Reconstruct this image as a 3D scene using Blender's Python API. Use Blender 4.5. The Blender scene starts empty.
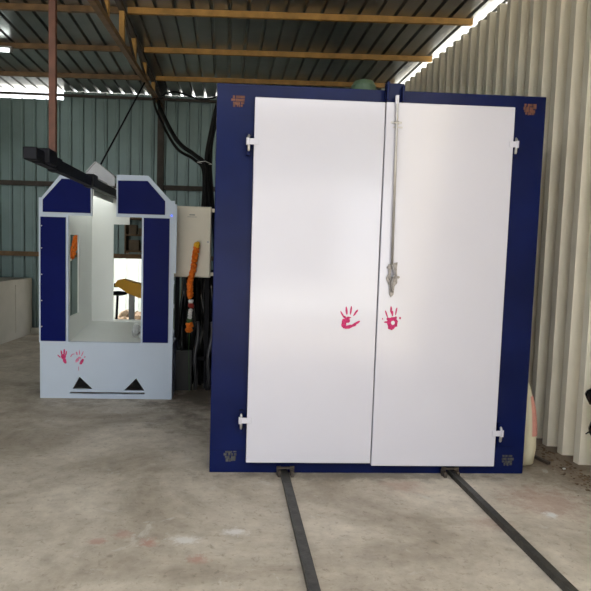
import bpy, bmesh, math, random
from mathutils import Vector, Matrix
from mathutils.geometry import tessellate_polygon
random.seed(7)
SC = bpy.context.scene
COL = SC.collection

# ---------------------------------------------------------------- materials
def mat(name, col, rough=.5, metal=0.0, var=.0, vscale=6, bump=0, bscale=30, spec=.5, coat=0):
    m = bpy.data.materials.new(name); m.use_nodes = True
    nt = m.node_tree; b = nt.nodes['Principled BSDF']
    b.inputs['Roughness'].default_value = rough
    b.inputs['Metallic'].default_value = metal
    b.inputs['Specular IOR Level'].default_value = spec
    b.inputs['Coat Weight'].default_value = coat
    b.inputs['Base Color'].default_value = (*col, 1)
    tc = nt.nodes.new('ShaderNodeTexCoord')
    if var:
        n = nt.nodes.new('ShaderNodeTexNoise'); n.inputs['Scale'].default_value = vscale; n.inputs['Detail'].default_value = 5
        r = nt.nodes.new('ShaderNodeValToRGB')
        r.color_ramp.elements[0].position = .3; r.color_ramp.elements[1].position = .7
        r.color_ramp.elements[0].color = (*[c*(1-var) for c in col], 1)
        r.color_ramp.elements[1].color = (*[min(1, c*(1+var)) for c in col], 1)
        nt.links.new(tc.outputs['Object'], n.inputs['Vector'])
        nt.links.new(n.outputs['Fac'], r.inputs['Fac']); nt.links.new(r.outputs['Color'], b.inputs['Base Color'])
    if bump:
        n2 = nt.nodes.new('ShaderNodeTexNoise'); n2.inputs['Scale'].default_value = bscale; n2.inputs['Detail'].default_value = 4
        bp = nt.nodes.new('ShaderNodeBump'); bp.inputs['Strength'].default_value = bump; bp.inputs['Distance'].default_value = .02
        nt.links.new(tc.outputs['Object'], n2.inputs['Vector'])
        nt.links.new(n2.outputs['Fac'], bp.inputs['Height']); nt.links.new(bp.outputs['Normal'], b.inputs['Normal'])
    return m

def emit(name, col, s):
    m = bpy.data.materials.new(name); m.use_nodes = True
    b = m.node_tree.nodes['Principled BSDF']
    b.inputs['Base Color'].default_value = (*col, 1)
    b.inputs['Emission Color'].default_value = (*col, 1); b.inputs['Emission Strength'].default_value = s
    return m

M = {}
M['door'] = mat('white_door_paint', (.635, .625, .70), .13, var=.015, vscale=2, bump=.01, bscale=1.2, spec=.7)
M['white'] = mat('white_booth_paint', (.50, .575, .68), .30, var=.02, vscale=3)
M['white_in'] = mat('white_booth_lining', (.76, .79, .76), .28, var=.02, vscale=3)
M['navy'] = mat('navy_frame_paint', (.004, .009, .060), .26, var=.25, vscale=2.5, bump=.05, bscale=12, spec=.14)
M['navy2'] = mat('navy_panel_paint', (.002, .006, .085), .35, var=.1, vscale=3, spec=.07)
M['beige'] = mat('beige_enamel', (.86, .79, .64), .45, var=.03, vscale=5)
M['roof'] = mat('galvanised_roof_sheet', (.30, .305, .29), .29, metal=.85, var=.18, vscale=2.2, bump=.05, bscale=5)
M['back'] = mat('galvanised_wall_sheet', (.20, .27, .265), .38, metal=.45, var=.12, vscale=1.8, bump=.05, bscale=5)
M['side'] = mat('beige_wall_sheet', (.90, .83, .68), .6, var=.06, vscale=3)
M['ochre'] = mat('ochre_primer_steel', (.42, .23, .06), .55, var=.25, vscale=9)
M['brown'] = mat('brown_primer_steel', (.17, .10, .045), .6, var=.3, vscale=9)
M['rust'] = mat('red_brown_primer', (.105, .042, .026), .65, var=.3, vscale=12)
M['darkbrown'] = mat('dark_brown_steel', (.055, .042, .033), .6, var=.3, vscale=9)
M['black'] = mat('black_painted_steel', (.004, .0045, .008), .55, spec=.2, var=.2, vscale=9)
M['rubber'] = mat('black_rubber', (.008, .008, .008), .7, spec=.2)
M['plastic'] = mat('black_plastic_film', (.012, .012, .012), .22, bump=.3, bscale=14)
M['rail'] = mat('worn_dark_steel', (.045, .043, .038), .5, metal=.2, var=.45, vscale=18, bump=.1, bscale=60)
M['latchm'] = mat('dull_latch_steel', (.30, .28, .27), .45, metal=.6, var=.3, vscale=60)
M['galv'] = mat('zinc_plated_steel', (.50, .48, .46), .35, metal=.7, var=.1, vscale=20)
M['grey'] = mat('grey_sheet_metal', (.42, .42, .43), .35, metal=.4, var=.1, vscale=6)
M['low'] = mat('off_white_plaster', (.44, .42, .36), .7, var=.08, vscale=3)
M['orange'] = mat('marigold_orange', (1.0, .19, .006), .7, var=.25, vscale=60)
M['yellow'] = mat('marigold_yellow', (.95, .50, .02), .7, var=.2, vscale=60)
M['petal'] = mat('white_petals', (.8, .78, .74), .7)
M['red'] = mat('red_petals', (.35, .03, .02), .7)
M['leaf'] = mat('dark_green_leaf', (.03, .09, .02), .6)
M['pink'] = mat('magenta_handprint_powder', (.52, .02, .13), .7, var=.3, vscale=90)
M['paleprint'] = mat('faded_magenta_powder', (.62, .20, .32), .7, var=.3, vscale=90)
M['hoodyel'] = mat('yellow_orange_hood', (.97, .48, .02), .4)
M['sack'] = mat('cream_woven_sack', (.66, .60, .42), .75, bump=.15, bscale=50)
M['sackpink'] = mat('faded_pink_sack_print', (.62, .28, .22), .8, var=.15, vscale=20)
M['carton'] = mat('brown_cardboard', (.16, .12, .08), .8, var=.15, vscale=10)
M['bag'] = mat('grey_crumpled_cloth', (.42, .43, .43), .7, var=.15, vscale=25, bump=.4, bscale=30)
M['green'] = mat('green_motor_paint', (.12, .19, .12), .45)
M['debris'] = mat('brown_debris', (.15, .10, .06), .9, var=.4, vscale=30)
M['fence'] = mat('white_sheet', (.80, .80, .76), .6)
M['tube'] = emit('lit_tube', (.93, 1, .98), 9)
M['boothtube'] = emit('lit_booth_tube', (1, .98, .93), 11)
M['led'] = emit('blue_led', (.05, .12, 1), 2.5)
M['outside'] = mat('pale_dry_ground', (.62, .60, .55), .9, var=.15, vscale=1)
M['addedwall'] = mat('grey_added_wall', (.30, .30, .30), .9)
M['burn'] = mat('weld_burn_rust', (.13, .05, .03), .75, var=.5, vscale=40)
M['olive'] = mat('olive_scuffed_primer', (.06, .06, .055), .6, var=.7, vscale=45)

def floor_mat():
    m = bpy.data.materials.new('concrete_floor'); m.use_nodes = True
    nt = m.node_tree; N = nt.nodes; L = nt.links; b = N['Principled BSDF']
    tc = N.new('ShaderNodeTexCoord')
    def noise(s, d=6, r=.6, dist=0):
        n = N.new('ShaderNodeTexNoise'); n.inputs['Scale'].default_value = s; n.inputs['Detail'].default_value = d
        n.inputs['Roughness'].default_value = r; n.inputs['Distortion'].default_value = dist
        L.new(tc.outputs['Object'], n.inputs['Vector']); return n
    def ramp(src, p0, c0, p1, c1):
        r = N.new('ShaderNodeValToRGB'); e = r.color_ramp.elements
        e[0].position = p0; e[0].color = c0; e[1].position = p1; e[1].color = c1
        L.new(src, r.inputs['Fac']); return r
    def mix(a, b_, fac, mode='MIX'):
        x = N.new('ShaderNodeMix'); x.data_type = 'RGBA'; x.blend_type = mode
        if isinstance(fac, float): x.inputs[0].default_value = fac
        else: L.new(fac, x.inputs[0])
        for s, v in ((6, a), (7, b_)):
            if isinstance(v, tuple): x.inputs[s].default_value = v
            else: L.new(v, x.inputs[s])
        return x.outputs[2]
    big = ramp(noise(.9, 8, .65, .6).outputs['Fac'], .36, (.31, .262, .20, 1), .64, (.60, .535, .44, 1))
    fine = ramp(noise(9, 8, .7).outputs['Fac'], .3, (.80, .80, .80, 1), .7, (1.12, 1.12, 1.12, 1))
    c = mix(big.outputs['Color'], fine.outputs['Color'], 1.0, 'MULTIPLY')
    speck = ramp(noise(26, 6, .75, .5).outputs['Fac'], .33, (.62, .60, .58, 1), .45, (1, 1, 1, 1))
    c = mix(c, speck.outputs['Color'], .8, 'MULTIPLY')
    pale = ramp(noise(3.2, 9, .7, 1.2).outputs['Fac'], .60, (0, 0, 0, 1), .72, (1, 1, 1, 1))
    c = mix(c, (.56, .53, .47, 1), pale.outputs['Color'])
    # powder stains, wall-foot dirt, and darker patches by the oven and booth
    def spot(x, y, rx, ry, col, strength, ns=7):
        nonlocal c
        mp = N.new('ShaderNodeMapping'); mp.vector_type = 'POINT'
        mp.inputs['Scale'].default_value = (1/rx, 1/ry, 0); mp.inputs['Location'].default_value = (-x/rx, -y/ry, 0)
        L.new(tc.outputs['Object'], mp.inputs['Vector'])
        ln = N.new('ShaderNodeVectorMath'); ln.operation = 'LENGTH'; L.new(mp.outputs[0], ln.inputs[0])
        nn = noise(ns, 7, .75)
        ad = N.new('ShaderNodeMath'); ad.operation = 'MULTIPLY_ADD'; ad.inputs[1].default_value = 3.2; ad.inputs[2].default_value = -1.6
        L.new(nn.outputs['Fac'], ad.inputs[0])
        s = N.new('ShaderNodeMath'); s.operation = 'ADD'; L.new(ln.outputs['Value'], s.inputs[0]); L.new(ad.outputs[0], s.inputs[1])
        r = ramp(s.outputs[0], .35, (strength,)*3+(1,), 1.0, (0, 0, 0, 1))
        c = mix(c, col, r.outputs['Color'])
    pk = (.40, .22, .17, 1)
    spot(2.0, 3.40, .30, .28, pk, .42, 9)
    spot(1.18, 3.62, .16, .14, pk, .35)
    spot(1.52, 3.1, .14, .10, pk, .3, 9)
    spot(-.62, 2.92, .06, .04, pk, .6, 18); spot(-.50, 2.99, .06, .05, pk, .5, 18); spot(-.36, 2.91, .06, .05, pk, .8, 18)
    spot(-.10, 2.74, .06, .05, pk, .7, 18)
    spot(-.18, 2.93, .10, .05, (.66, .64, .60, 1), .8, 30); spot(.08, 3.02, .08, .05, (.70, .68, .66, 1), .7, 30)
    spot(1.92, 3.22, .05, .05, (.72, .72, .70, 1), .9, 20)
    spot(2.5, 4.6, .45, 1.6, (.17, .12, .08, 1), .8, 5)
    spot(1.0, 3.80, 1.2, .10, (.22, .19, .16, 1), .6, 9)  # darker strip along the oven front
    spot(-1.0, 6.3, 1.2, .8, (.16, .13, .10, 1), .7, 3)  # darker area around the booth
    spot(-.2, 6.6, .6, 2.0, (.10, .08, .06, 1), .8, 3)  # darkest patch, between booth and oven
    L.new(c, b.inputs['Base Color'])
    rr = ramp(noise(2.2, 5).outputs['Fac'], .3, (.50,)*3+(1,), .7, (.72,)*3+(1,))
    L.new(rr.outputs['Color'], b.inputs['Roughness']); b.inputs['Specular IOR Level'].default_value = .35
    bp = N.new('ShaderNodeBump'); bp.inputs['Strength'].default_value = .25; bp.inputs['Distance'].default_value = .01
    L.new(noise(14, 8, .7).outputs['Fac'], bp.inputs['Height']); L.new(bp.outputs['Normal'], b.inputs['Normal'])
    return m
M['floor'] = floor_mat()

# ---------------------------------------------------------------- mesh helpers
def BM(): return bmesh.new()

def box(bm, c, s, rot=None, bev=0):
    """axis-aligned box from centre and full size"""
    r = bmesh.ops.create_cube(bm, size=1)
    vs = r['verts']
    bmesh.ops.scale(bm, vec=s, verts=vs)
    if bev:
        es = list({e for v in vs for e in v.link_edges})
        o = bmesh.ops.bevel(bm, geom=es, offset=bev, segments=2, affect='EDGES', profile=.5)
        vs = list({v for f in o['faces'] for v in f.verts} | {v for v in vs if v.is_valid})
    if rot is not None: bmesh.ops.rotate(bm, cent=(0, 0, 0), matrix=rot, verts=vs)
    bmesh.ops.translate(bm, vec=c, verts=vs)
    return vs

def bb(bm, x0, x1, y0, y1, z0, z1, bev=0):
    return box(bm, ((x0+x1)/2, (y0+y1)/2, (z0+z1)/2), (abs(x1-x0), abs(y1-y0), abs(z1-z0)), bev=bev)

def tube(bm, pts, r, n=10, cap=True):
    """round tube along a polyline; r may be a list"""
    pts = [Vector(p) for p in pts]; rings = []
    for i, p in enumerate(pts):
        a = pts[max(i-1, 0)]; b = pts[min(i+1, len(pts)-1)]
        t = (b-a).normalized()
        ref = Vector((0, 0, 1)) if abs(t.z) < .9 else Vector((1, 0, 0))
        u = t.cross(ref).normalized(); v = t.cross(u)
        rr = r[i] if isinstance(r, (list, tuple)) else r
        rings.append([bm.verts.new(p+u*rr*math.cos(2*math.pi*k/n)+v*rr*math.sin(2*math.pi*k/n)) for k in range(n)])
    for i in range(len(rings)-1):
        for k in range(n):
            bm.faces.new((rings[i][k], rings[i][(k+1) % n], rings[i+1][(k+1) % n], rings[i+1][k]))
    if cap:
        bm.faces.new(rings[0][::-1]); bm.faces.new(rings[-1])

def beam(bm, a, b, w, h):
    """rectangular bar between two points: w across (horizontal), h deep"""
    a = Vector(a); b = Vector(b); t = (b-a).normalized()
    ref = Vector((0, 0, 1)) if abs(t.z) < .95 else Vector((0, 1, 0))
    u = t.cross(ref).normalized(); v = u.cross(t)
    q = []
    for p in (a, b):
        q.append([bm.verts.new(p+u*sx*w/2+v*sz*h/2) for sx, sz in ((-1, -1), (1, -1), (1, 1), (-1, 1))])
    for k in range(4): bm.faces.new((q[0][k], q[0][(k+1) % 4], q[1][(k+1) % 4], q[1][k]))
    bm.faces.new(q[0][::-1]); bm.faces.new(q[1])

def plate(bm, loops, fn, th):
    """flat plate: loops = [outer, hole, ...] in 2-D, fn(u, v, d) maps to 3-D, thickness th"""
    flat = [p for l in loops for p in l]
    tris = tessellate_polygon([[Vector((p[0], p[1], 0)) for p in l] for l in loops])
    A = [bm.verts.new(fn(p[0], p[1], 0)) for p in flat]
    B = [bm.verts.new(fn(p[0], p[1], th)) for p in flat]
    for t in tris:
        try:
            bm.faces.new([A[i] for i in t]); bm.faces.new([B[i] for i in reversed(t)])
        except ValueError: pass
    s = 0
    for l in loops:
        n = len(l)
        for i in range(n):
            j = (i+1) % n
            bm.faces.new((A[s+i], A[s+j], B[s+j], B[s+i]))
        s += n

def rect(x0, x1, z0, z1): return [(x0, z0), (x1, z0), (x1, z1), (x0, z1)]

def blob(bm, c, r, sub=2, noise=.0, sc=(1, 1, 1), seed=0):
    rnd = random.Random(seed)
    o = bmesh.ops.create_icosphere(bm, subdivisions=sub, radius=1)
    for v in o['verts']:
        k = 1+noise*(rnd.random()-.5)*2
        v.co = Vector((v.co.x*r*sc[0]*k+c[0], v.co.y*r*sc[1]*k+c[1], v.co.z*r*sc[2]*k+c[2]))

def obj(name, bm, m, parent=None, smooth=False, bev=0, origin=None):
    bmesh.ops.recalc_face_normals(bm, faces=bm.faces)
    me = bpy.data.meshes.new(name)
    if origin is None and parent is None:
        xs = [v.co for v in bm.verts]
        origin = Vector(((min(p.x for p in xs)+max(p.x for p in xs))/2, (min(p.y for p in xs)+max(p.y for p in xs))/2, min(p.z for p in xs)))
    off = Vector(origin) if origin is not None else Vector((0, 0, 0))
    if parent is not None:
        q = parent; off = Vector((0, 0, 0))
        while q: off += q.location; q = q.parent
    bmesh.ops.translate(bm, vec=-off, verts=bm.verts)
    bm.to_mesh(me); bm.free()
    me.materials.append(m)
    if smooth:
        for p in me.polygons: p.use_smooth = True
    o = bpy.data.objects.new(name, me); COL.objects.link(o)
    if parent is not None: o.parent = parent
    else: o.location = off
    if bev:
        md = o.modifiers.new('bevel', 'BEVEL'); md.width = bev; md.segments = 2; md.limit_method = 'ANGLE'
    return o

def tag(o, label, cat, group=None):
    o['label'] = label; o['category'] = cat
    if group: o['group'] = group
    return o

def thing(name, label, cat, loc, group=None):
    o = bpy.data.objects.new(name, None); COL.objects.link(o); o.location = loc
    o.empty_display_size = .1
    return tag(o, label, cat, group)

def struct(o):
    o['kind'] = 'structure'; return o

def part_label(o, s): o['label'] = s; return o

# ---------------------------------------------------------------- setting
XR = 2.58; YB = 9.95; ZR = 3.95; XL = -9.0; YF = -5.0
bm = BM(); bb(bm, XL-.3, XR+.42, YF, YB+.1, -.2, 0); struct(obj('floor', bm, M['floor'], origin=(0, 0, 0)))

def corrugate(length, pitch, prof):
    """prof: list of (fraction of pitch, height); returns polyline"""
    pts = []; n = int(length/pitch)+1
    for i in range(n):
        for f_, h in prof:
            s = (i+f_)*pitch
            if s <= length: pts.append((s, h))
    return pts

def sheet(name, pts, fn, m, top=None):
    """extrude profile polyline pts between fn(s,h,0) and fn(s,h,1)"""
    bm = BM(); prev = None
    for s, h in pts:
        a = bm.verts.new(fn(s, h, 0)); b = bm.verts.new(fn(s, h, 1))
        if prev: bm.faces.new((prev[0], a, b, prev[1]))
        prev = (a, b)
    o = obj(name, bm, m, origin=(0, 0, 0))
    md = o.modifiers.new('thickness', 'SOLIDIFY'); md.thickness = .0012; md.offset = 0
    return struct(o)

RP = [(0, 0), (.76, 0), (.80, .042), (.95, .042), (.99, 0)]
X0 = XL-.3
sheet('ceiling', corrugate(XR+.42-X0, .19, RP), lambda s, h, t: Vector((X0+s, 0.7 if t == 0 else YB+.06, ZR+h)), M['roof'])
# roof stops over an unseen gap behind the camera, added for daylight, and goes on towards the front wall
sheet('ceiling_front', corrugate(6-X0, .19, RP), lambda s, h, t: Vector((X0+s, YF if t == 0 else -2.6, ZR+h)), M['roof'])
WP = [(0, 0), (.70, 0), (.78, -.03), (.92, -.03), (1.0-1e-4, 0)]
# back wall: sheets around a low opening, and a dropped top on the left
def wall_piece(name, x0, x1, z0, z1):
    n0 = math.floor((x0-XL)/.19); pts = []
    for s, h in corrugate(x1-XL+.19, .19, WP):
        if x0-1e-6 <= XL+s <= x1+1e-6: pts.append((XL+s, h))
    def hh(x):
        f_ = ((x-XL)/.19) % 1
        for (a, ha), (b, hb) in zip(WP[:-1], WP[1:]):
            if a <= f_ <= b: return ha+(hb-ha)*(f_-a)/(b-a)
        return 0
    pts = [(x0, hh(x0))]+[p for p in pts if x0+1e-4 < p[0] < x1-1e-4]+[(x1, hh(x1))]
    return pts
bmw = BM()
OX0, OX1, OZ0, OZ1 = -2.35, -.95, .12, 1.31
for x0, x1, z0, z1 in ((XL, -2.68, 0, 3.81), (-2.68, OX0, 0, ZR-.002), (OX0, OX1, 0, OZ0), (OX0, OX1, OZ1, ZR-.002), (OX1, XR, 0, ZR-.002)):
    prev = None
    for x, h in wall_piece('', x0, x1, z0, z1):
        a = bmw.verts.new((x, YB-h*-1*-1, z0)); b = bmw.verts.new((x, YB-h*-1*-1, z1))
        a.co.y = YB+h*1.0; b.co.y = YB+h*1.0
        if prev: bmw.faces.new((prev[0], a, b, prev[1]))
        prev = (a, b)
o = obj('wall_back', bmw, M['back'], origin=(0, 0, 0)); struct(o)
md = o.modifiers.new('thickness', 'SOLIDIFY'); md.thickness = .0012
# opening trim
bm = BM()
for x in (OX0, OX1): bb(bm, x-.02, x+.02, YB-.06, YB-.035, OZ0, OZ1)
bb(bm, OX0, OX1, YB-.065, YB-.035, OZ1-.02, OZ1+.02); bb(bm, OX0, OX1, YB-.065, YB-.035, OZ0-.02, OZ0+.02)
struct(obj('trim_1', bm, M['grey']))
# right wall: deep ribs
SP = [(0, 0), (.48, 0), (.53, .095), (.84, .095), (.89, 0), (1.0-1e-4, 0)]
sheet('wall_right', corrugate(YB+2.3, .2, SP), lambda s, h, t: Vector((2.64-.036*(-2.28+s-4.3)-h+.03, -2.28+s, 0 if t == 0 else ZR-.088)), M['side'])
# left wall (out of frame) and front wall with its wide doorway
sheet('wall_left', corrugate(YB-YF, .19, WP), lambda s, h, t: Vector((XL-h, YF+s, 0 if t == 0 else ZR)), M['back'])
bm = BM()
plate(bm, [rect(XL, 6.5, 0, ZR), [(-3.6, 0.001), (5.2, 0.001), (5.2, 2.95), (-3.6, 2.95)]], lambda u, v, d: Vector((u, YF-d, v)), .05)
struct(obj('wall_front', bm, M['back'], origin=(0, 0, 0)))
# low wall on the left
bm = BM(); plate(bm, [[(-6.5, 4.5), (-3.62, 4.5), (-3.165, 9.85), (-6.5, 9.85)]], lambda u, v, d: Vector((u, v, d)), .92)
for y in (5.6, 6.9, 8.2, 9.25):
    x = -3.62+(y-4.5)*.455/5.35; bb(bm, x-.01, x+.008, y-.012, y+.012, 0.1, .84)
struct(obj('wall_left_low', bm, M['low']))
bm = BM(); bb(bm, -3.24, -2.75, 9.80, 9.86, 0, .10); struct(obj('baseboard_back', bm, M['low']))
# outside
bm = BM(); bb(bm, -30, 30, YB+.1, 40, -.25, -.05); bb(bm, -30, 30, -40, YF, -.25, -.05)
bb(bm, XR+.42, 30, YF, YB+.1, -.25, -.05)
struct(obj('ground', bm, M['outside'], origin=(0, 0, 0)))
o = sheet('wall_yard_back', corrugate(8, .25, SP), lambda s, h, t: Vector((-6+s, 12.2-h, -.05 if t == 0 else 1.9)), M['fence'])
bm = BM(); bb(bm, -14, 4.5, -17, -16, -.05, 5.2); bb(bm, 8.3, 16, -17, -16, -.05, 5.2)  # unseen blocks added so their gap leaves a bright reflection on the doors
struct(obj('wall_added_yard_front', bm, M['addedwall'], origin=(0, 0, 0)))

# ---------------------------------------------------------------- roof steel
PY = [6.38, 7.60, 8.84]
def purlin(x0, x1, y, m, label, ch=True, group='roof purlins'):
    bm = BM()
    ya = y-.042*(x0+.5); yb_ = y-.042*(x1+.5)
    beam(bm, (x0, ya, ZR-.031), (x1, yb_, ZR-.031), .045, .06)
    return tag(obj('roof_purlin', bm, m), label, 'purlin', group)
nm = ['first of the line visible in the photo', 'middle of its line', 'farthest, close to the back wall']
purlin(-1.07, 2.52, PY[0], M['ochre'], 'long ochre steel purlin under the roof, right of the truss, nearest of three')
purlin(-1.07, 2.52, PY[1], M['ochre'], 'long ochre steel purlin under the roof, right of the truss, middle of three')
purlin(-1.07, 2.40, PY[2], M['ochre'], 'ochre steel purlin just above the oven top, farthest right of the truss')
purlin(XL, -1.13, PY[0], M['brown'], 'dark ochre purlin left of the truss, nearest, highest in the photo')
purlin(XL, -1.13, PY[1], M['brown'], 'dark ochre purlin left of the truss, crossing just above the tube light')
purlin(XL, -1.13, PY[2], M['brown'], 'dark ochre purlin left of the truss, in front of the bright eave')
for y in (5.05, 3.84, 2.6, -2.8, -4.0):
    bm = BM(); beam(bm, (XL, y, ZR-.031), (2.5, y, ZR-.031), .045, .06)
    if y > 4: beam(bm, (-1.1, y, ZR-.10), (-1.1, y+.01, ZR-.10), .045, .02)
    tag(obj('roof_purlin', bm, M['brown']), 'steel purlin overhead outside the top of the photo', 'purlin', 'purlins overhead')
bm = BM(); beam(bm, (XL, 9.86, 3.865), (2.5, 9.86, 3.865), .05, .035)
struct(obj('trim_2', bm, M['darkbrown']))

# truss (runs front to back)
XT = -1.1
t = thing('roof_truss', 'brown steel roof truss running from top left to the back wall column', 'truss', (XT, 9.8, 3.75))
def BC(y): return 3.43+(y-4.93)*(3.75-3.43)/(9.78-4.93)
bm = BM(); beam(bm, (XT, 2.5, BC(2.5)), (XT, 9.80, BC(9.80)), .055, .055); obj('bottom_chord', bm, M['brown'], t)
bm = BM(); beam(bm, (XT, 2.5, 3.868), (XT, 9.80, 3.868), .055, .05); obj('top_chord', bm, M['darkbrown'], t)
for y in (3.2, 4.3, 5.44, 6.24, 7.02, 7.9, 8.8):
    bm = BM(); beam(bm, (XT, y, BC(y)+.02), (XT, y, 3.85), .05, .07); obj('vertical_web', bm, M['ochre'], t)
for y0, y1 in ((3.2, 4.3), (4.3, 5.44), (6.24, 7.02), (7.02, 7.9)):
    bm = BM(); beam(bm, (XT+.012, y0, 3.84), (XT+.012, y1, BC(y1)+.02), .02, .035); obj('diagonal_web', bm, M['darkbrown'], t)
bm = BM(); bb(bm, -1.15, -1.05, 9.80, 9.90, 0, 3.92)
tag(obj('steel_column', bm, M['darkbrown']), 'dark brown steel column against the back wall below the truss end', 'column')
for z, lab in ((2.455, 'brown steel wall girt crossing the back wall just above booth height'), (1.312, 'brown steel wall girt low on the back wall, above the small opening')):
    bm = BM(); beam(bm, (XL, 9.885, z), (2.5, 9.885, z), .05, .075)
    tag(obj('wall_girt', bm, M['darkbrown'] if z > 2 else M['brown']), lab, 'girt', 'wall girts')

# tube light at upper left
t = thing('tube_light', 'lit white tube light under the roof at the upper left edge', 'light', (-2.95, 7.64, 3.80))
bm = BM(); bb(bm, -3.75, -2.68, 7.615, 7.665, 3.865, 3.889); obj('batten', bm, M['grey'], t)
bm = BM(); tube(bm, [(-3.72, 7.64, 3.842), (-2.71, 7.64, 3.842)], .016, 12); obj('lamp_tube', bm, M['tube'], t)
for x in (-3.735, -2.695):
    bm = BM(); bb(bm, x-.015, x+.015, 7.62, 7.66, 3.825, 3.868); obj('end_cap', bm, M['grey'], t)

# ---------------------------------------------------------------- curing oven
OY = 3.845
ov = thing('curing_oven', 'large walk-in oven with navy frame and two tall white doors', 'oven', (1.0, 5.0, 0))
bm = BM(); bb(bm, -.02, 2.02, OY+.10, 6.4, .02, 2.50, bev=.01); obj('body', bm, M['navy'], ov)
bm = BM()
plate(bm, [rect(-.08, 2.075, 0.0, 2.54), rect(.20, 1.83, .10, 2.42)], lambda u, v, d: Vector((u, OY+d, v)), .10)
obj('front_frame', bm, M['navy'], ov, bev=.006)
bm = BM(); bb(bm, .27, .80, OY+.03, OY+.09, 2.54, 2.546); part_label(obj('seal_strip', bm, M['grey'], ov), 'pale strip lying on the frame top')
DY = 3.785   # door front plane
def door(x0, x1, z0, z1, label):
    bm = BM(); bb(bm, x0, x1, DY, OY-.004, z0, z1)
    return part_label(obj('door', bm, M['door'], ov, bev=.005), label)
dl = door(.161, .9915, .090, 2.448, 'left white door')
dr = door(.9985, 1.841, .073, 2.451, 'right white door')
# edge gasket seen as dark seam
bm = BM(); bb(bm, .992, .998, OY-.03, OY-.005, .09, 2.44); obj('door_seal', bm, M['rubber'], ov)

def hinge(d, xe, sx, z, ln):
    """xe = door edge, sx = outward direction"""
    bm = BM()
    bb(bm, min(xe-sx*.03, xe+sx*ln), max(xe-sx*.03, xe+sx*ln), DY-.006, DY-.001, z-.019, z+.019, bev=.002)
    tube(bm, [(xe+sx*(ln-.006), DY-.002, z-.022), (xe+sx*(ln-.006), DY-.002, z+.022)], .011, 12)
    obj('hinge_leaf', bm, M['door'], d)
    bm = BM()
    x = xe+sx*(ln-.012)
    tube(bm, [(x, DY-.002, z+.024), (x, DY+.004, z+.036), (x, DY+.008, z+.044)], [.008, .008, .004], 12)
    obj('hinge_pin', bm, M['galv'], d); bm = BM()
    tube(bm, [(x, DY+.004, z-.06), (x, DY+.002, z-.05), (x, DY-.002, z-.022)], [.006, .009, .008], 12)
    obj('hinge_pin', bm, M['galv'], d, smooth=False)
    bm = BM(); bb(bm, x-.012, x+.012, DY+.012, OY, z-.085, z+.06, bev=.004); obj('hinge_block', bm, M['navy'], d)
hinge(dl, .161, -1, 2.172, .045); hinge(dl, .161, -1, .375, .050)
hinge(dr, 1.841, 1, 2.215, .030); hinge(dr, 1.841, 1, .303, .045)

def hand(parent, cx, cz, s, m, y, fingers, palm, thumb, extra=(), sx=1.0, name='handprint'):
    """flat powder print: little ellipses a hair above the surface"""
    bm = BM(); lay = [0]
    def ell(x, z, rx, rz, a, n=14, hole=False, rough=.15):
        lay[0] += 1; q0 = .0003*lay[0]
        rnd = random.Random(int(x*1e5)+int(z*1e5))
        ca, sa = math.cos(a), math.sin(a); L1 = []
        for k in range(n):
            th = 2*math.pi*k/n; q = 1+rough*(rnd.random()-.5)*2
            u, v = rx*math.cos(th)*q, rz*math.sin(th)*q
            L1.append((x+u*ca-v*sa, z+u*sa+v*ca))
        loops = [L1]
        if hole: loops.append([(x+.1*rx+.36*(px-x), z+.36*(pz-z)) for px, pz in L1])
        plate(bm, loops, lambda u, v, d: Vector((cx+u*s*sx, y-.0003-d*q0/.0003, cz+v*s)), .0003)
    for (x, z, rx, rz, a) in fingers: ell(x, z, rx, rz, a)
    for (x, z, rx, rz, a, h) in palm: ell(x, z, rx, rz, a, 22, h, .12)
    if thumb: ell(*thumb)
    for e in extra: ell(*e)
    return obj(name, bm, m, parent)
# sizes in cm-like units, s scales to metres (left door print)
F1 = [(-.036, .030, .005, .022, .45), (-.012, .052, .006, .028, .1), (.012, .055, .005, .028, -.06), (.040, .042, .0055, .026, -.5)]
hl = hand(dl, .806, 1.058, 1.0, M['pink'], DY, F1,
     [(-.012, -.012, .024, .016, .1, False), (-.024, -.036, .014, .028, .1, False), (.004, -.052, .026, .012, .35, False)],
     (.044, -.028, .030, .007, .6), [(.030, -.042, .016, .009, .4), (-.022, .012, .007, .012, .7), (.0, .008, .014, .007, 0)], sx=1.18)
F2 = [(-.042, .036, .005, .026, .35), (-.012, .062, .007, .024, .05), (-.002, .040, .006, .018, .0), (.022, .054, .005, .028, -.15)]
hr = hand(dr, 1.098, 1.060, 1.0, M['pink'], DY, F2,
     [(0, -.022, .036, .040, 0, True), (-.006, -.052, .022, .018, 0, False)], (-.042, -.018, .014, .006, .1),
     [(.050, .010, .006, .008, 0), (-.030, .002, .010, .012, .5), (.022, .012, .006, .010, 0), (-.066, .003, .003, .006, .3)])
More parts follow.
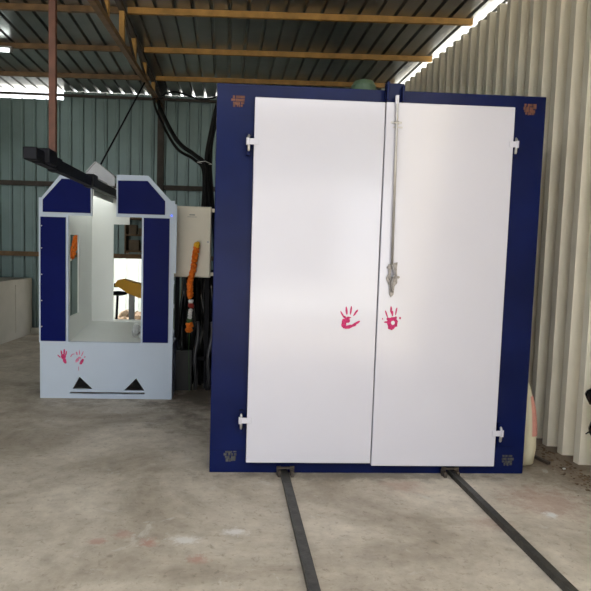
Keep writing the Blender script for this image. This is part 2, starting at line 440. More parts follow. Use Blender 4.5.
# lock bar on right door
bm = BM(); tube(bm, [(1.060, DY-.018, 2.47), (1.060, DY-.018, 2.44), (1.063, DY-.018, 2.30), (1.073, DY-.018, 1.42)], .0085, 10)
obj('lock_rod', bm, M['galv'], dr, smooth=True)
bm = BM(); box(bm, (1.060, DY-.017, 2.462), (.022, .018, .055), bev=.003); obj('rod_guide', bm, M['door'], dr)
bm = BM(); bb(bm, 1.03, 1.10, DY-.008, DY-.001, 2.318, 2.328); bb(bm, 1.045, 1.105, DY-.008, DY-.001, 2.29, 2.297)
tube(bm, [(1.046, DY-.018, 2.32), (1.076, DY-.018, 2.32)], .010, 8); obj('rod_guide', bm, M['galv'], dr)
bm = BM()
plate(bm, [[(1.052, 1.42), (1.112, 1.435), (1.108, 1.40), (1.115, 1.30), (1.098, 1.28), (1.094, 1.225), (1.078, 1.205), (1.066, 1.225), (1.062, 1.28), (1.040, 1.33), (1.055, 1.36)],
           [(1.070, 1.39), (1.090, 1.39), (1.090, 1.34), (1.070, 1.34)]], lambda u, v, d: Vector((u, DY-.006-d, v)), .008)
tube(bm, [(1.075, DY-.018, 1.42), (1.092, DY-.036, 1.36), (1.072, DY-.034, 1.30), (1.084, DY-.03, 1.24)], .008, 8)
tube(bm, [(1.120, DY-.001, 1.338), (1.120, DY-.018, 1.338)], .009, 8)
tube(bm, [(1.050, DY-.001, 1.40), (1.050, DY-.022, 1.40)], .008, 8)
bb(bm, 1.060, 1.100, DY-.03, DY-.004, 1.318, 1.330)
obj('latch', bm, M['latchm'], dr, bev=.001)
# bracket for the rod on frame top
bm = BM()
plate(bm, [[(.995, 2.456), (1.115, 2.456), (1.115, 2.575), (.995, 2.575)]], lambda u, v, d: Vector((u, OY-.035+d, v)), .033)
bb(bm, .995, 1.01, OY-.075, OY-.035, 2.456, 2.575); bb(bm, 1.095, 1.11, OY-.075, OY-.035, 2.456, 2.555)
obj('lock_bracket', bm, M['navy'], ov, bev=.003)
# corner weld patches
for x, z, m in ((.054, 2.432, 'burn'), (1.962, 2.457, 'burn'), (.056, .120, 'olive'), (1.958, .100, 'olive')):
    bm = BM()
    for k, (dz, w) in enumerate(((.036, .040), (.010, .043), (-.016, .038), (-.038, .030))):
        rnd = random.Random(int(x*1000)+k)
        for q in range(4): a = x-w+q*w/2+rnd.random()*.008; bb(bm, a, a+w/2*rnd.uniform(.55, 1.2), OY-.002-.002*rnd.random(), OY+.001, z+dz*.75-.010+rnd.uniform(-.004, .004), z+dz*.75+.006, bev=.0)
    part_label(obj('corner_plate', bm, M[m], ov), 'bare rusty welded corner patch' if m == 'burn' else 'scuffed olive corner patch')
for a in ((-.078, .16, .150, .155), (1.87, 2.0, .190, .194), (.06, .17, 2.343, 2.348)):
    bm = BM(); bb(bm, a[0], a[1], OY-.004, OY+.001, a[2], a[3]); obj('frame_seam', bm, M['navy'], ov)
# feet under the body
for x in (.05, 1.95):
    for y in (4.2, 6.2):
        bm = BM(); bb(bm, x-.04, x+.04, y-.04, y+.04, 0, .03); obj('foot', bm, M['black'], ov)
# blower on oven top
t = thing('blower', 'small green blower motor on the oven roof behind the top edge', 'blower', (1.06, 4.75, 2.5))
bm = BM(); bb(bm, .90, 1.22, 4.60, 4.90, 2.5, 2.56, bev=.005); obj('base_plate', bm, M['black'], t)
bm = BM(); tube(bm, [(1.06, 4.75, 2.55), (1.06, 4.75, 2.74), (1.06, 4.75, 2.80), (1.06, 4.75, 2.84), (1.06, 4.75, 2.855)], [.105, .105, .10, .075, .03], 24)
obj('motor_housing', bm, M['green'], t, smooth=False)
for k in range(12):
    a = k*math.pi/6; bm = BM(); box(bm, (1.06+.105*math.cos(a), 4.75+.105*math.sin(a), 2.66), (.02, .006, .2), rot=None)
    obj('cooling_fin', bm, M['green'], t)

# ---------------------------------------------------------------- rails
def rail(x, x2, label):
    bm = BM()
    a = Vector((x2, -1.5, 0)); b = Vector((x, 3.98, 0))
    beam(bm, a+Vector((-.006, 0, .0135)), b+Vector((-.006, 0, .0135)), .050, .022)
    beam(bm, a+Vector((.022, 0, .006)), b+Vector((.022, 0, .006)), .012, .008)
    beam(bm, a+Vector((-.027, 0, .017)), b+Vector((-.027, 0, .017)), .008, .032)
    return tag(obj('floor_rail', bm, M['rail']), label, 'rail', 'floor rails')
rail(.425, .41, 'dark steel floor rail, left of the two, leaving the oven by its left door')
rail(1.572, 1.590, 'dark steel floor rail, right of the two, running to the lower right corner')
for x, lab in ((.425, 'small dark steel stop block astride the left floor rail at the oven'), (1.545, 'small dark steel stop block beside the right floor rail at the oven')):
    bm = BM()
    for dx in (-.043, .046):
        bb(bm, x+dx-.010, x+dx+.010, 3.765, 3.835, 0, .040, bev=.003)
        bb(bm, x+dx-.014, x+dx+.014, 3.800, 3.81, 0, .06)
    beam(bm, (x-.043, 3.805, .050), (x+.046, 3.805, .050), .016, .010)
    tag(obj('rail_stop', bm, M['darkbrown']), lab, 'rail stop', 'rail stops')

# ---------------------------------------------------------------- spray booth
BY = 5.73; BX0 = -1.775; BX1 = -.500; BBK = 6.75
bo = thing('spray_booth', 'white and navy powder spray booth with chamfered top, left of the oven', 'booth', ((BX0+BX1)/2, 6.2, 0))
front = lambda u, v, d: Vector((u, BY+d, v))
# base front with triangular cut-outs
bm = BM()
tri1 = [(-1.46, .092), (-1.265, .092), (-1.392, .215)]
tri2 = [(-.965, .082), (-.765, .082), (-.848, .205)]
slot = [(-1.485, .046), (-.765, .046), (-.765, .064), (-1.485, .064)]
plate(bm, [rect(BX0+.008, BX1-.002, 0.0, .545), tri1, tri2, slot], front, .03)
obj('base_front', bm, M['white'], bo)
bm = BM(); bb(bm, BX0+.008, BX0+.03, BY+.031, BBK, 0, .54); bb(bm, BX1-.03, BX1-.002, BY+.031, BBK, 0, .54); bb(bm, BX0+.031, BX1-.031, BBK-.03, BBK, 0, .54)
obj('base_side', bm, M['white'], bo)
# white front frame with slot and doorway
outer = [(BX0, .545), (BX1, .545), (BX1, 1.93), (-.545, 1.93), (-.752, 2.155), (-1.045, 2.155), (-1.045, 1.765), (-1.275, 1.765), (-1.275, 2.145), (-1.575, 2.145), (-1.750, 1.92), (BX0, 1.92)]
bm = BM()
# opening is cut out below the slot
outer2 = [(BX0, .545), (-1.50, .545), (-1.50, 1.765), (-1.278, 1.765), (-1.278, 2.145), (-1.575, 2.145), (-1.750, 1.925), (BX0, 1.925)]
plate(bm, [outer2], front, .03)
plate(bm, [[(BX1, .545), (BX1, 1.93), (-.535, 1.93), (-.752, 2.16), (-1.050, 2.16), (-1.050, 1.765), (-.808, 1.765), (-.808, .545)]], front, .03)
obj('front_frame', bm, M['white'], bo)
bm = BM(); bb(bm, -1.50, -.81, BY-.002, BY+.05, .528, .552); obj('sill', bm, M['white'], bo)
pf = lambda u, v, d: Vector((u, BY-.012+d, v))
def panel(pts, screws, lab):
    bm = BM(); plate(bm, [pts], pf, .010)
    p = part_label(obj('panel', bm, M['navy2'], bo, bev=.001), lab)
    for x, z in screws:
        bm = BM(); tube(bm, [(x, BY-.018, z), (x, BY-.0125, z)], .006, 8); obj('screw', bm, M['galv'], p)
panel([(-1.735, 1.79), (-1.292, 1.79), (-1.292, 2.098), (-1.560, 2.105), (-1.735, 1.905)], [], 'upper left navy panel with chamfered corner')
panel([(-1.035, 1.795), (-.590, 1.795), (-.590, 1.925), (-.758, 2.11), (-1.035, 2.105)], [], 'upper right navy panel with chamfered corner')
panel(rect(-1.757, -1.522, .560, 1.745), [(-1.745, z) for z in (.70, .95, 1.20, 1.45, 1.66)], 'tall left navy panel')
panel(rect(-.790, -.545, .560, 1.762), [], 'tall right navy panel')
for z in (.68, .92, 1.15, 1.42, 1.62):
    bm = BM(); bb(bm, BX1-.001, BX1+.008, BY-.004, BY+.016, z-.018, z+.018); obj('edge_clip', bm, M['white'], bo)
bm = BM(); bb(bm, BX1+.001, BX1+.022, BY+.002, BY+.03, 1.24, 1.90); obj('edge_strip', bm, M['white'], bo)
bm = BM(); blob(bm, (-.527, BY-.005, 1.79), .007, 2); obj('indicator_light', bm, M['led'], bo)
# side walls
sideL = lambda u, v, d: Vector((-1.515+d, u, v))
bm = BM(); plate(bm, [rect(BY+.031, BBK-.03, .56, 1.90), [(5.80, .79), (6.14, .79), (6.14, 1.585), (5.80, 1.585)]], sideL, .015); obj('side_panel', bm, M['white_in'], bo)
bm = BM(); plate(bm, [rect(BY+.031, BBK-.03, .56, 1.90), rect(5.90, 6.35, .80, 1.58)], lambda u, v, d: Vector((-.79+d, u, v)), .015); obj('side_panel', bm, M['white_in'], bo)
# outer cheeks
bm = BM(); bb(bm, BX0, BX0+.012, BY+.031, BBK-.35, .55, 1.92); bb(bm, BX1-.012, BX1, BY+.031, BBK-.35, .55, 1.92)
bmp = bm; obj('outer_cheek', bmp, M['white'], bo) if False else bm.free()
# back wall with stepped opening
back = lambda u, v, d: Vector((u, BBK-.03+d, v))
bm = BM()
plate(bm, [[(-1.515, .56), (-.775, .56), (-.775, 2.12), (-1.515, 2.12)], [(-1.262, .655), (-.80, .655), (-.80, 1.88), (-1.085, 1.88), (-1.085, 1.725), (-1.262, 1.725)]], back, .02)
obj('back_panel', bm, M['white_in'], bo)
# floor tray and roof
bm = BM(); plate(bm, [[(BY+.05, .552), (BBK-.01, .635), (BBK-.01, .62), (BY+.05, .537)]], lambda u, v, d: Vector((-1.500+d, u, v)), .708); obj('floor_tray', bm, M['white_in'], bo)
for x0, x1, s in ((-1.575, -1.278, 1), (-1.050, -.752, -1)):
    bm = BM(); bb(bm, x0, x1, BY+.031, BBK-.03, 2.128, 2.142); obj('roof_panel', bm, M['white_in'], bo)
bm = BM(); beam(bm, (-1.66, BY+.031, 2.02), (-1.66, BBK-.2, 2.02), .26, .012)
bm.free()
for xa, za, xb, zb in ((-1.575, 2.13, -1.745, 1.915), (-.752, 2.13, -.55, 1.915)):
    bm = BM()
    plate(bm, [[(xa, za), (xb, zb), (xb, zb-.014), (xa, za-.014)]], lambda u, v, d: Vector((u, BY+.031+d, v)), .95); obj('sloped_roof_panel', bm, M['white'], bo)
bm = BM()   # inner liner under the slot edges
bb(bm, -1.280, -1.268, BY+.031, BBK-.03, 1.96, 2.142); bb(bm, -1.058, -1.046, BY+.031, BBK-.03, 1.96, 2.142)
obj('slot_liner', bm, M['white_in'], bo)
# rear hood (grey folded sheet) over the slot
bm = BM()
plate(bm, [[(-1.50, 2.12), (-1.50, 2.26), (-1.40, 2.375), (-1.20, 2.22), (-1.20, 2.12)]], lambda u, v, d: Vector((u, BBK-.32+d, v)), .012)
plate(bm, [[(-1.50, 2.26), (-1.40, 2.375), (-1.393, 2.368), (-1.493, 2.253)]], lambda u, v, d: Vector((u, BBK-.34+d, v)), .30)
plate(bm, [[(-1.40, 2.375), (-1.20, 2.225), (-1.206, 2.216), (-1.405, 2.366)]], lambda u, v, d: Vector((u, BBK-.34+d, v)), .30)
obj('rear_hood', bm, M['grey'], bo)
# interior tube light
bm = BM(); tube(bm, [(-1.44, 5.85, 2.05), (-1.44, 6.65, 2.05)], .014, 10); part_label(obj('booth_lamp', bm, M['boothtube'], bo), 'lit tube lamp under the booth roof')
# handprints on the base
hand(bo, -1.540, .405, 1.15, M['pink'], BY, [(-.020, .035, .006, .022, .2), (.002, .044, .008, .022, 0), (.018, .032, .006, .020, -.2), (-.040, .005, .005, .018, .8)],
     [(-.004, .004, .020, .022, .2, False), (.006, -.030, .014, .028, .3, False)], None)
hand(bo, -1.470, .418, 1.15, M['paleprint'], BY, [], [(.0, .0, .014, .005, .9, False), (.014, .014, .014, .004, .2, False)], None, name='powder_smear')
hand(bo, -1.388, .388, 1.15, M['paleprint'], BY, [(-.026, .046, .007, .016, .3), (-.004, .055, .005, .020, 0), (.020, .045, .005, .022, -.4), (.040, .018, .006, .008, -.6)],
     [(-.022, -.010, .012, .022, -.6, False), (-.004, .010, .012, .010, 0, False)], None)
hand(bo, -1.400, .295, 1.15, M['paleprint'], BY, [], [(0, 0, .003, .020, 0, False)], None, name='powder_drip')
hand(bo, -1.374, .362, 1.15, M['pink'], BY-.0006, [], [(.004, .002, .012, .024, -.5, False), (-.004, -.014, .012, .010, 0, False)], None)
# cloth bag lying on the tray
bm = BM()
for k in range(9):
    rnd = random.Random(k)
    blob(bm, (-.87+rnd.uniform(-.035, .04), 5.93+rnd.uniform(-.03, .05), .595+k*.010), .034, 2, .12, (1, 1, .85), k)
tag(obj('crumpled_cloth', bm, M['bag'], smooth=True), 'grey crumpled cloth on the booth floor by the right navy panel', 'cloth')

# ---------------------------------------------------------------- overhead conveyor rail
XM = -1.19
t = thing('conveyor_rail', 'black overhead conveyor rail slanting through the slot in the booth top', 'conveyor rail', (XM, 5.5, 2.0))
bm = BM()
beam(bm, (XM, 3.80, 2.068), (XM, 7.6, 2.068), .055, .012); beam(bm, (XM, 3.80, 2.002), (XM, 7.6, 2.002), .055, .012)
for dx in (-.022, .022): beam(bm, (XM+dx, 3.80, 2.035), (XM+dx, 7.6, 2.035), .008, .06)
obj('track', bm, M['black'], t)
bm = BM(); box(bm, (XM-.01, 3.80, 2.040), (.085, .20, .075), bev=.008); box(bm, (XM+.020, 3.95, 2.050), (.085, .18, .095), bev=.008)
obj('drive_head', bm, M['black'], t)
bm = BM(); bb(bm, XM-.045, XM+.045, 5.20, 5.36, 1.99, 2.10, bev=.006); obj('splice_plate', bm, M['black'], t)
bm = BM(); bb(bm, XM-.034, XM+.034, 4.14, 4.26, 1.99, 2.080); obj('hanger_clamp', bm, M['black'], t)
bm = BM(); bb(bm, -1.226, -1.182, 4.178, 4.222, 2.080, 3.842)
bb(bm, -1.25, -1.07, 4.15, 4.25, 3.842, 3.846)
tag(obj('hanger_post', bm, M['rust']), 'red-brown steel post hanging from the truss and holding the conveyor rail', 'post')
bm = BM(); tube(bm, [(-1.10, 7.9, 3.60), (-1.385, 6.62, 2.37)], .010, 8)
tag(obj('suspension_rod', bm, M['black']), 'thin black slanting rod from the truss down to the booth hood', 'rod')

# ---------------------------------------------------------------- electrical cabinet, black film, cables
cb = thing('control_cabinet', 'beige wall cabinet between booth and oven with an orange garland in front', 'electrical cabinet', (-.34, 6.1, 0))
bm = BM(); bb(bm, -.530, -.155, 6.02, 6.26, 1.19, 1.905, bev=.006); obj('cabinet_box', bm, M['beige'], cb)
bm = BM(); bb(bm, -.520, -.160, 6.000, 6.019, 1.200, 1.897, bev=.005); d = obj('door', bm, M['beige'], cb)
bm = BM(); bb(bm, -.395, -.30, 5.997, 6.000, 1.795, 1.80); bb(bm, -.375, -.32, 5.997, 6.0, 1.812, 1.825); obj('name_plate', bm, M['low'], d)
bm = BM(); tube(bm, [(-.185, 5.990, 1.55), (-.185, 6.001, 1.55)], .010, 10); obj('lock', bm, M['galv'], d)
bm = BM(); bb(bm, -.558, -.532, 6.01, 6.20, 1.22, 1.890); obj('side_flange', bm, M['white'], cb)
for z in (1.225, 1.87):
    bm = BM(); bb(bm, -.155, -.125, 6.03, 6.05, z-.018, z+.018); obj('mounting_lug', bm, M['beige'], cb)
for x in (-.50, -.19):
    bm = BM(); bb(bm, x-.02, x+.02, 6.20, 6.24, 0, 1.19); obj('stand_leg', bm, M['black'], cb)
bm = BM(); bb(bm, -.52, -.17, 6.20, 6.24, .30, .34); obj('stand_brace', bm, M['black'], cb)

# black plastic film hanging behind the stand
bm = BM(); nx, nz = 40, 36; rows = []
for j in range(nz+1):
    row = []
    for i in range(nx+1):
        u = i/nx; v = j/nz
        x = -.48+.42*u+.012*math.sin(9*v+6*u); z = .02+1.24*v
        y = 6.33+.022*math.sin(31*u+3.5*math.sin(3.1*v))+.014*math.sin(57*u-4*v)+.012*math.sin(17*v+21*u)*(1-v)
        row.append(bm.verts.new((x, y, z)))
    rows.append(row)
for j in range(nz):
    for i in range(nx): bm.faces.new((rows[j][i], rows[j][i+1], rows[j+1][i+1], rows[j+1][i]))
o = tag(obj('plastic_film', bm, M['plastic'], smooth=True), 'wrinkled shiny black plastic film hanging below and behind the beige cabinet', 'plastic film')
o.modifiers.new('thickness', 'SOLIDIFY').thickness = .002
# small grey junction box at the base
bm = BM(); bb(bm, -.50, -.33, 6.10, 6.17, 0.0, .42, bev=.006); tag(obj('metal_cover', bm, mat('dark_grey_cover', (.022, .022, .022), .5)), 'dark grey metal cover standing on the floor under the beige cabinet', 'cover')
for (xa, xb, lab, m, r) in ((-.30, -.28, 'grey flexible hose standing left of the other below the cabinet', 'grey', .022), (-.17, -.13, 'grey flexible hose next to the oven side below the cabinet', 'grey', .020)):
    bm = BM(); pts = [(xa+(xb-xa)*k/12+.012*math.sin(k*.8), 6.12+.02*math.cos(k*.6), .0+k*.060) for k in range(13)]
    rs = [r*(1+.12*(k % 2)) for k in range(13)]
    tube(bm, pts, rs, 12)
    tag(obj('flexible_hose', bm, mat('dull_foil_hose', (.07, .07, .075), .35, metal=.4), smooth=True), lab, 'hose', 'hoses below the cabinet')

def smoothpath(P, n=8):
    P = [Vector(p) for p in P]; out = []
    for i in range(len(P)-1):
        p0 = P[max(i-1, 0)]; p1 = P[i]; p2 = P[i+1]; p3 = P[min(i+2, len(P)-1)]
        for k in range(n):
            t_ = k/n
            out.append(.5*((2*p1)+(-p0+p2)*t_+(2*p0-5*p1+4*p2-p3)*t_**2+(-p0+3*p1-3*p2+p3)*t_**3))
    out.append(P[-1]); return out
def cable(P, r, label, m='rubber'):
    bm = BM(); tube(bm, smoothpath(P), r, 8)
    return tag(obj('cable', bm, M[m], smooth=True), label, 'cable', 'black cables beside the oven')
cable([(-1.08, 9.3, 3.70), (-.93, 8.2, 3.35), (-.58, 6.7, 2.68), (-.36, 6.35, 2.47), (-.245, 6.28, 2.36), (-.235, 6.27, 2.15), (-.225, 6.25, 1.906)], .024, 'thick black cable drooping from the truss end to the beige cabinet')
cable([(-.05, 6.28, 3.11), (-.115, 6.28, 3.00), (-.17, 6.28, 2.76), (-.225, 6.29, 2.42), (-.205, 6.29, 2.15), (-.185, 6.28, 1.90)], .024, 'black cable curving down beside the oven corner to the cabinet')
cable([(.06, 6.28, 3.09), (-.03, 6.33, 3.10), (-.15, 6.33, 2.75), (-.19, 6.33, 2.42), (-.15, 6.33, 1.9), (-.115, 6.32, 1.3), (-.12, 6.30, .02)], .020, 'black cable running down to the floor right behind the cabinet')
cable([(-1.07, 9.0, 3.66), (-.70, 7.6, 3.42), (-.30, 6.6, 3.10), (-.05, 6.30, 3.09), (.06, 6.28, 3.10), (.1, 6.28, 2.51)], .010, 'thin black cable running level from the truss to the oven top')
cable([(-1.12, 9.1, 3.70), (-.97, 8.1, 3.30), (-.60, 6.75, 2.62), (-.37, 6.40, 2.43), (-.26, 6.36, 2.30), (-.26, 6.34, 1.9), (-.30, 6.30, 1.2), (-.25, 6.28, .02)], .016, 'thinner black cable looping under the thick drooping one')
bm = BM(); tube(bm, [(-.32, 6.24, 2.375), (-.235, 6.22, 2.385), (-.17, 6.25, 2.36), (-.235, 6.36, 2.37), (-.32, 6.24, 2.375)], .004, 6)
tag(obj('cable_tie', bm, M['petal']), 'small white cable tie around the black cables above the cabinet', 'cable tie')

# ---------------------------------------------------------------- garlands
def garland(label, loc, parts):
    g = thing('flower_garland', label, 'garland', loc, None)
    k = 0
    for name, m, pts, r in parts:
        bm = BM()
        P = [Vector(p) for p in pts]; L_ = sum((b-a).length for a, b in zip(P[:-1], P[1:]))
        n = max(1, int(L_/(r*1.05)))
        for i in range(n+1):
            s = L_*i/n
            for a, b in zip(P[:-1], P[1:]):
                d_ = (b-a).length
                if s <= d_+1e-6: q = a+(b-a)*(s/d_); break
                s -= d_
            rnd = random.Random(k); k += 1
            for j in range(5):
                an = j*2*math.pi/5+rnd.random()
                blob(bm, (q.x+r*.42*math.cos(an), q.y+r*.42*math.sin(an), q.z+rnd.uniform(-.3, .3)*r), r*.66, 2, .22, seed=k*7+j)
        obj(name, bm, M[m], g)
    return g
GY = 5.95
garland('orange marigold garland hanging over the beige cabinet front', (-.33, GY, 1.0), [
    ('yellow_flowers', 'yellow', [(-.292, GY, 1.53), (-.294, GY, 1.51)], .030),
    ('orange_flowers', 'orange', [(-.297, GY, 1.485), (-.325, GY, 1.27), (-.358, GY, 1.14), (-.350, GY, 1.00)], .031),
    ('white_flowers', 'petal', [(-.345, GY, .955), (-.343, GY, .95)], .025),
    ('red_flowers', 'red', [(-.342, GY, .915), (-.340, GY, .90)], .028),
    ('lower_white_flowers', 'petal', [(-.345, GY, .865), (-.350, GY, .785)], .022),
    ('leaves', 'leaf', [(-.351, GY, .755), (-.351, GY, .75)], .030),
    ('orange_tail', 'orange', [(-.352, GY, .715), (-.356, GY, .66)], .038)])
bm = BM(); tube(bm, [(-.292, GY, 1.54), (-.292, 5.999, 1.56)], .002, 6)
tube(bm, [(-.292, GY, 1.53), (-.325, GY, 1.27), (-.358, GY, 1.14), (-.345, GY, .9), (-.352, GY, .6), (-.36, 6.0, .45), (-.35, 6.06, .0)], .004, 6)
g = [o for o in bpy.data.objects if o.name == 'flower_garland'][0]
obj('string', bm, M['leaf'], g)
g2 = garland('short orange marigold garland seen through the left side window of the booth', (-1.55, 5.95, 1.4), [
    ('orange_flowers', 'orange', [(-1.556, 6.27, 1.57), (-1.556, 6.19, 1.47), (-1.556, 6.05, 1.365)], .032),
    ('white_flowers', 'petal', [(-1.553, 6.01, 1.34), (-1.553, 6.0, 1.335)], .016)])
bm = BM(); tube(bm, [(-1.553, 6.0, 1.34), (-1.553, 6.27, 1.57), (-1.52, 6.30, 1.64)], .004, 6); obj('string', bm, M['leaf'], g2)

# ---------------------------------------------------------------- behind the booth
t = thing('wall_shelf', 'brown open wall shelf seen through the booth above the bright opening', 'shelf', (-1.3, 9.7, 1.4))
for z in (1.40, 1.66, 1.92, 2.16):
    bm = BM(); bb(bm, -1.60, -1.16, 9.55, 9.84, z-.012, z+.012); obj('shelf_board', bm, M['brown'], t)
for x in (-1.61, -1.15):
    bm = BM(); bb(bm, x-.012, x+.012, 9.55, 9.84, 1.36, 2.18); obj('side_board', bm, M['brown'], t)
for k, (x, z, w, h) in enumerate(((-1.48, 1.412, .16, .17), (-1.29, 1.412, .14, .12), (-1.50, 1.672, .12, .15), (-1.32, 1.672, .18, .10), (-1.44, 1.932, .2, .14))):
    bm = BM(); bb(bm, x-w/2, x+w/2, 9.60, 9.78, z, z+h, bev=.004)
    tag(obj('carton', bm, M['carton']), 'small brown carton on the wall shelf behind the booth', 'box', 'cartons on the wall shelf')
# yellow-orange hooded machine
t = thing('machine_head', 'yellow-orange rounded machine on a grey post behind the booth', 'machine', (-1.26, 8.0, 0))
bm = BM()
prof = [(-1.475, .955), (-1.43, 1.03), (-1.36, 1.045), (-1.15, .99), (-.95, .90), (-.90, .80), (-.98, .79), (-1.15, .80), (-1.30, .86), (-1.40, .93)]
plate(bm, [prof], lambda u, v, d: Vector((u, 7.9+d, v)), .22); obj('hood', bm, M['hoodyel'], t, bev=.015)
bm = BM(); bb(bm, -1.485, -1.43, 7.95, 8.05, .93, .985, bev=.01); obj('nozzle', bm, M['black'], t)
bm = BM(); bb(bm, -1.29, -1.22, 7.98, 8.05, .03, .90); obj('post', bm, M['grey'], t)
bm = BM(); bb(bm, -1.42, -1.08, 7.85, 8.18, 0, .03, bev=.005); obj('base', bm, M['black'], t)
bm = BM()
blob(bm, (-1.535, 8.6, .80), .10, 2, .05, (1.3, .8, .35)); tube(bm, [(-1.55, 8.6, .78), (-1.58, 8.6, .03)], .018, 8)
tube(bm, [(-1.58, 8.6, .0), (-1.58, 8.6, .03)], .14, 16)
tag(obj('work_stand', bm, M['black'], smooth=False), 'small black round-topped stand behind the booth, left of the yellow machine', 'stand')
bm = BM()
for k in range(22):
    rnd = random.Random(k+50); blob(bm, (-1.9+rnd.random()*1.0, 10.6+rnd.random()*.4, .05+rnd.random()*.12), .12+.08*rnd.random(), 2, .25, seed=k)
o = tag(obj('rubble_heap', bm, M['debris']), 'low heap of brown rubble outside the back opening', 'rubble'); o['kind'] = 'stuff'

# ---------------------------------------------------------------- right side clutter
t = thing('sack', 'cream sack with faded pink print standing between the oven and right wall', 'sack', (2.22, 4.12, 0))
bm = BM()
rings = [(.0, .05, .10), (.03, .085, .16), (.15, .095, .18), (.30, .090, .17), (.42, .075, .15), (.50, .055, .12), (.56, .035, .10), (.60, .015, .07)]
R_ = []
for z, rx, ry in rings:
    R_.append([bm.verts.new((2.172+rx*.85*math.cos(2*math.pi*k/20)*(1+.05*math.sin(5*k)), 4.10+ry*math.sin(2*math.pi*k/20), z)) for k in range(20)])
for a, b in zip(R_[:-1], R_[1:]):
    for k in range(20): bm.faces.new((a[k], a[(k+1) % 20], b[(k+1) % 20], b[k]))
bm.faces.new(R_[0][::-1]); bm.faces.new(R_[-1])
t.location = (2.172, 4.1, 0)
obj('sack_body', bm, M['sack'], t, smooth=True)
bm = BM()
def sack_pt(z, a, k=1.03):
    for (z0, rx0, ry0), (z1, rx1, ry1) in zip(rings[:-1], rings[1:]):
        if z0 <= z <= z1:
            q = (z-z0)/(z1-z0); rx = rx0+(rx1-rx0)*q; ry = ry0+(ry1-ry0)*q; break
    n_ = 1+.05*math.sin(5*a*20/(2*math.pi))
    return Vector((2.172+rx*.85*k*math.cos(a)*n_, 4.10+ry*k*math.sin(a), z))
zs = [.24, .28, .32, .36, .40, .44, .48, .51]
grid = [[bm.verts.new(sack_pt(z, math.radians(a), 1.05)) for a in range(-95, -14, 10)] for z in zs]
for a_, b_ in zip(grid[:-1], grid[1:]):
    for k in range(len(a_)-1): bm.faces.new((a_[k], a_[k+1], b_[k+1], b_[k]))
part_label(obj('pink_print', bm, M['sackpink'], t), 'faded pink printed patch')
bm = BM(); beam(bm, (2.30, 4.27, .011), (2.36, 4.02, .011), .025, .02)
tag(obj('floor_stick', bm, M['darkbrown']), 'short dark stick on the floor in front of the right wall', 'stick')
# debris along the wall foot
bm = BM()
for k in range(420):
    rnd = random.Random(k+200); y = 3.3+rnd.random()*2.6
    blob(bm, (2.53-abs(rnd.gauss(0, .09)), y, .002), .004+.008*rnd.random()**2, 1, .3, (1.3, 1.5, .5), k)
o = tag(obj('wall_debris', bm, M['debris']), 'strip of brown dirt and crumbs along the foot of right wall', 'debris'); o['kind'] = 'stuff'
bm = BM()
for k in range(3):
    rnd = random.Random(k+900); box(bm, (2.50-rnd.random()*.08, 3.35+rnd.random()*.9, .006), (.012+.014*rnd.random(), .012, .008), rot=Matrix.Rotation(rnd.random()*3, 3, 'Z'))
o = tag(obj('paper_scraps', bm, M['petal']), 'few pale scraps on the floor near the right wall', 'scraps'); o['kind'] = 'stuff'
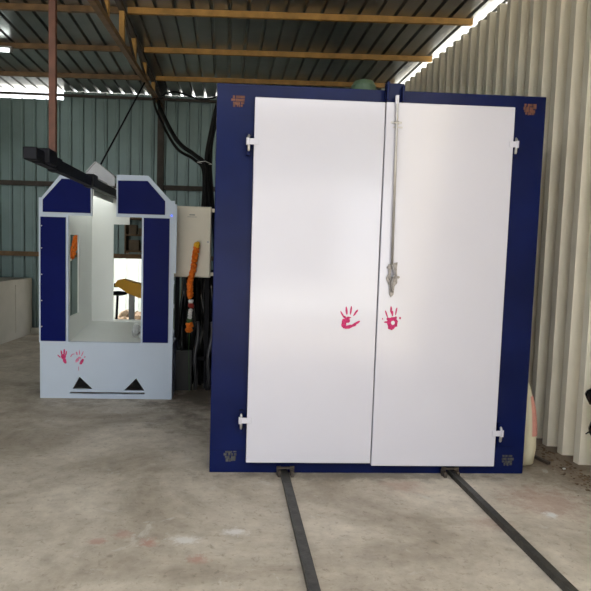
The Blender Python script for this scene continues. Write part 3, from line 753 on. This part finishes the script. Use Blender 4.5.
# black bags
t = thing('hanging_bag', 'black crumpled bag hanging on the right wall at the photo edge', 'bag', (2.49, 3.78, .3))
bm = BM()
for k, (dx, dy, z, r) in enumerate(((0, 0, .575, .062), (.02, -.06, .60, .06), (.02, -.10, .50, .055), (0, -.06, .36, .062), (.01, -.09, .42, .060), (.01, -.02, .345, .03), (.02, -.13, .55, .07), (.02, -.14, .40, .07))):
    blob(bm, (2.485+dx, 3.76+dy, z), r, 2, .12, (.7, 1, 1), k)
obj('bag_body', bm, M['plastic'], t, smooth=True)
bm = BM(); tube(bm, [(2.46, 3.70, .64), (2.49, 3.70, .80), (2.515, 3.70, .86)], .006, 6); obj('strap', bm, M['rubber'], t); bm = BM(); tube(bm, [(2.49, 3.76, .34), (2.475, 3.80, .30)], .004, 6); obj('strap', bm, M['rubber'], t)
bm = BM()
for k in range(16):
    rnd = random.Random(k+70); blob(bm, (2.28+rnd.random()*.2, 3.02+rnd.random()*.36, .03+rnd.random()*.07), .045+.03*rnd.random(), 2, .22, (1, 1, .8), k)
tag(obj('rag_pile', bm, M['debris']), 'small dark rag pile on the floor at the right photo edge', 'rags')

# ---------------------------------------------------------------- light and camera
w = bpy.data.worlds.new('sky'); SC.world = w; w.use_nodes = True
nt = w.node_tree; bg = nt.nodes['Background']
bg.inputs['Color'].default_value = (.93, .96, 1.0, 1); bg.inputs['Strength'].default_value = 3.2
sd = bpy.data.lights.new('sun', 'SUN'); sd.energy = 13.0; sd.angle = math.radians(20); sd.color = (1, .97, .92)
so = bpy.data.objects.new('sun', sd); COL.objects.link(so)
so.rotation_euler = Vector((-.35, .35, .87)).to_track_quat('Z', 'Y').to_euler(); so.location = (0, -8, 12)

f = 590.0; cx, cy = 260.0, 295.5
roll = .027; pitch = math.atan(47/f); yaw = math.atan(35/f)
fw = Vector((math.sin(yaw)*math.cos(pitch), math.cos(yaw)*math.cos(pitch), -math.sin(pitch)))
r0 = Vector((math.cos(yaw), -math.sin(yaw), 0)); u0 = r0.cross(fw)
rt = r0*math.cos(roll)+u0*math.sin(roll); up = -r0*math.sin(roll)+u0*math.cos(roll)
cd = bpy.data.cameras.new('camera'); co = bpy.data.objects.new('camera', cd); COL.objects.link(co)
cd.sensor_width = 36; cd.sensor_fit = 'HORIZONTAL'; cd.lens = 36*f/591; cd.shift_x = (295.5-cx)/591
co.matrix_world = Matrix(((rt.x, up.x, -fw.x, 0), (rt.y, up.y, -fw.y, 0), (rt.z, up.z, -fw.z, 1.5), (0, 0, 0, 1)))
cd.clip_start = .05; cd.clip_end = 200
SC.camera = co
SC.view_settings.view_transform = 'Standard'; SC.view_settings.look = 'None'
SC.view_settings.gamma = 1; SC.view_settings.use_curve_mapping = False
SC.view_settings.exposure = .41
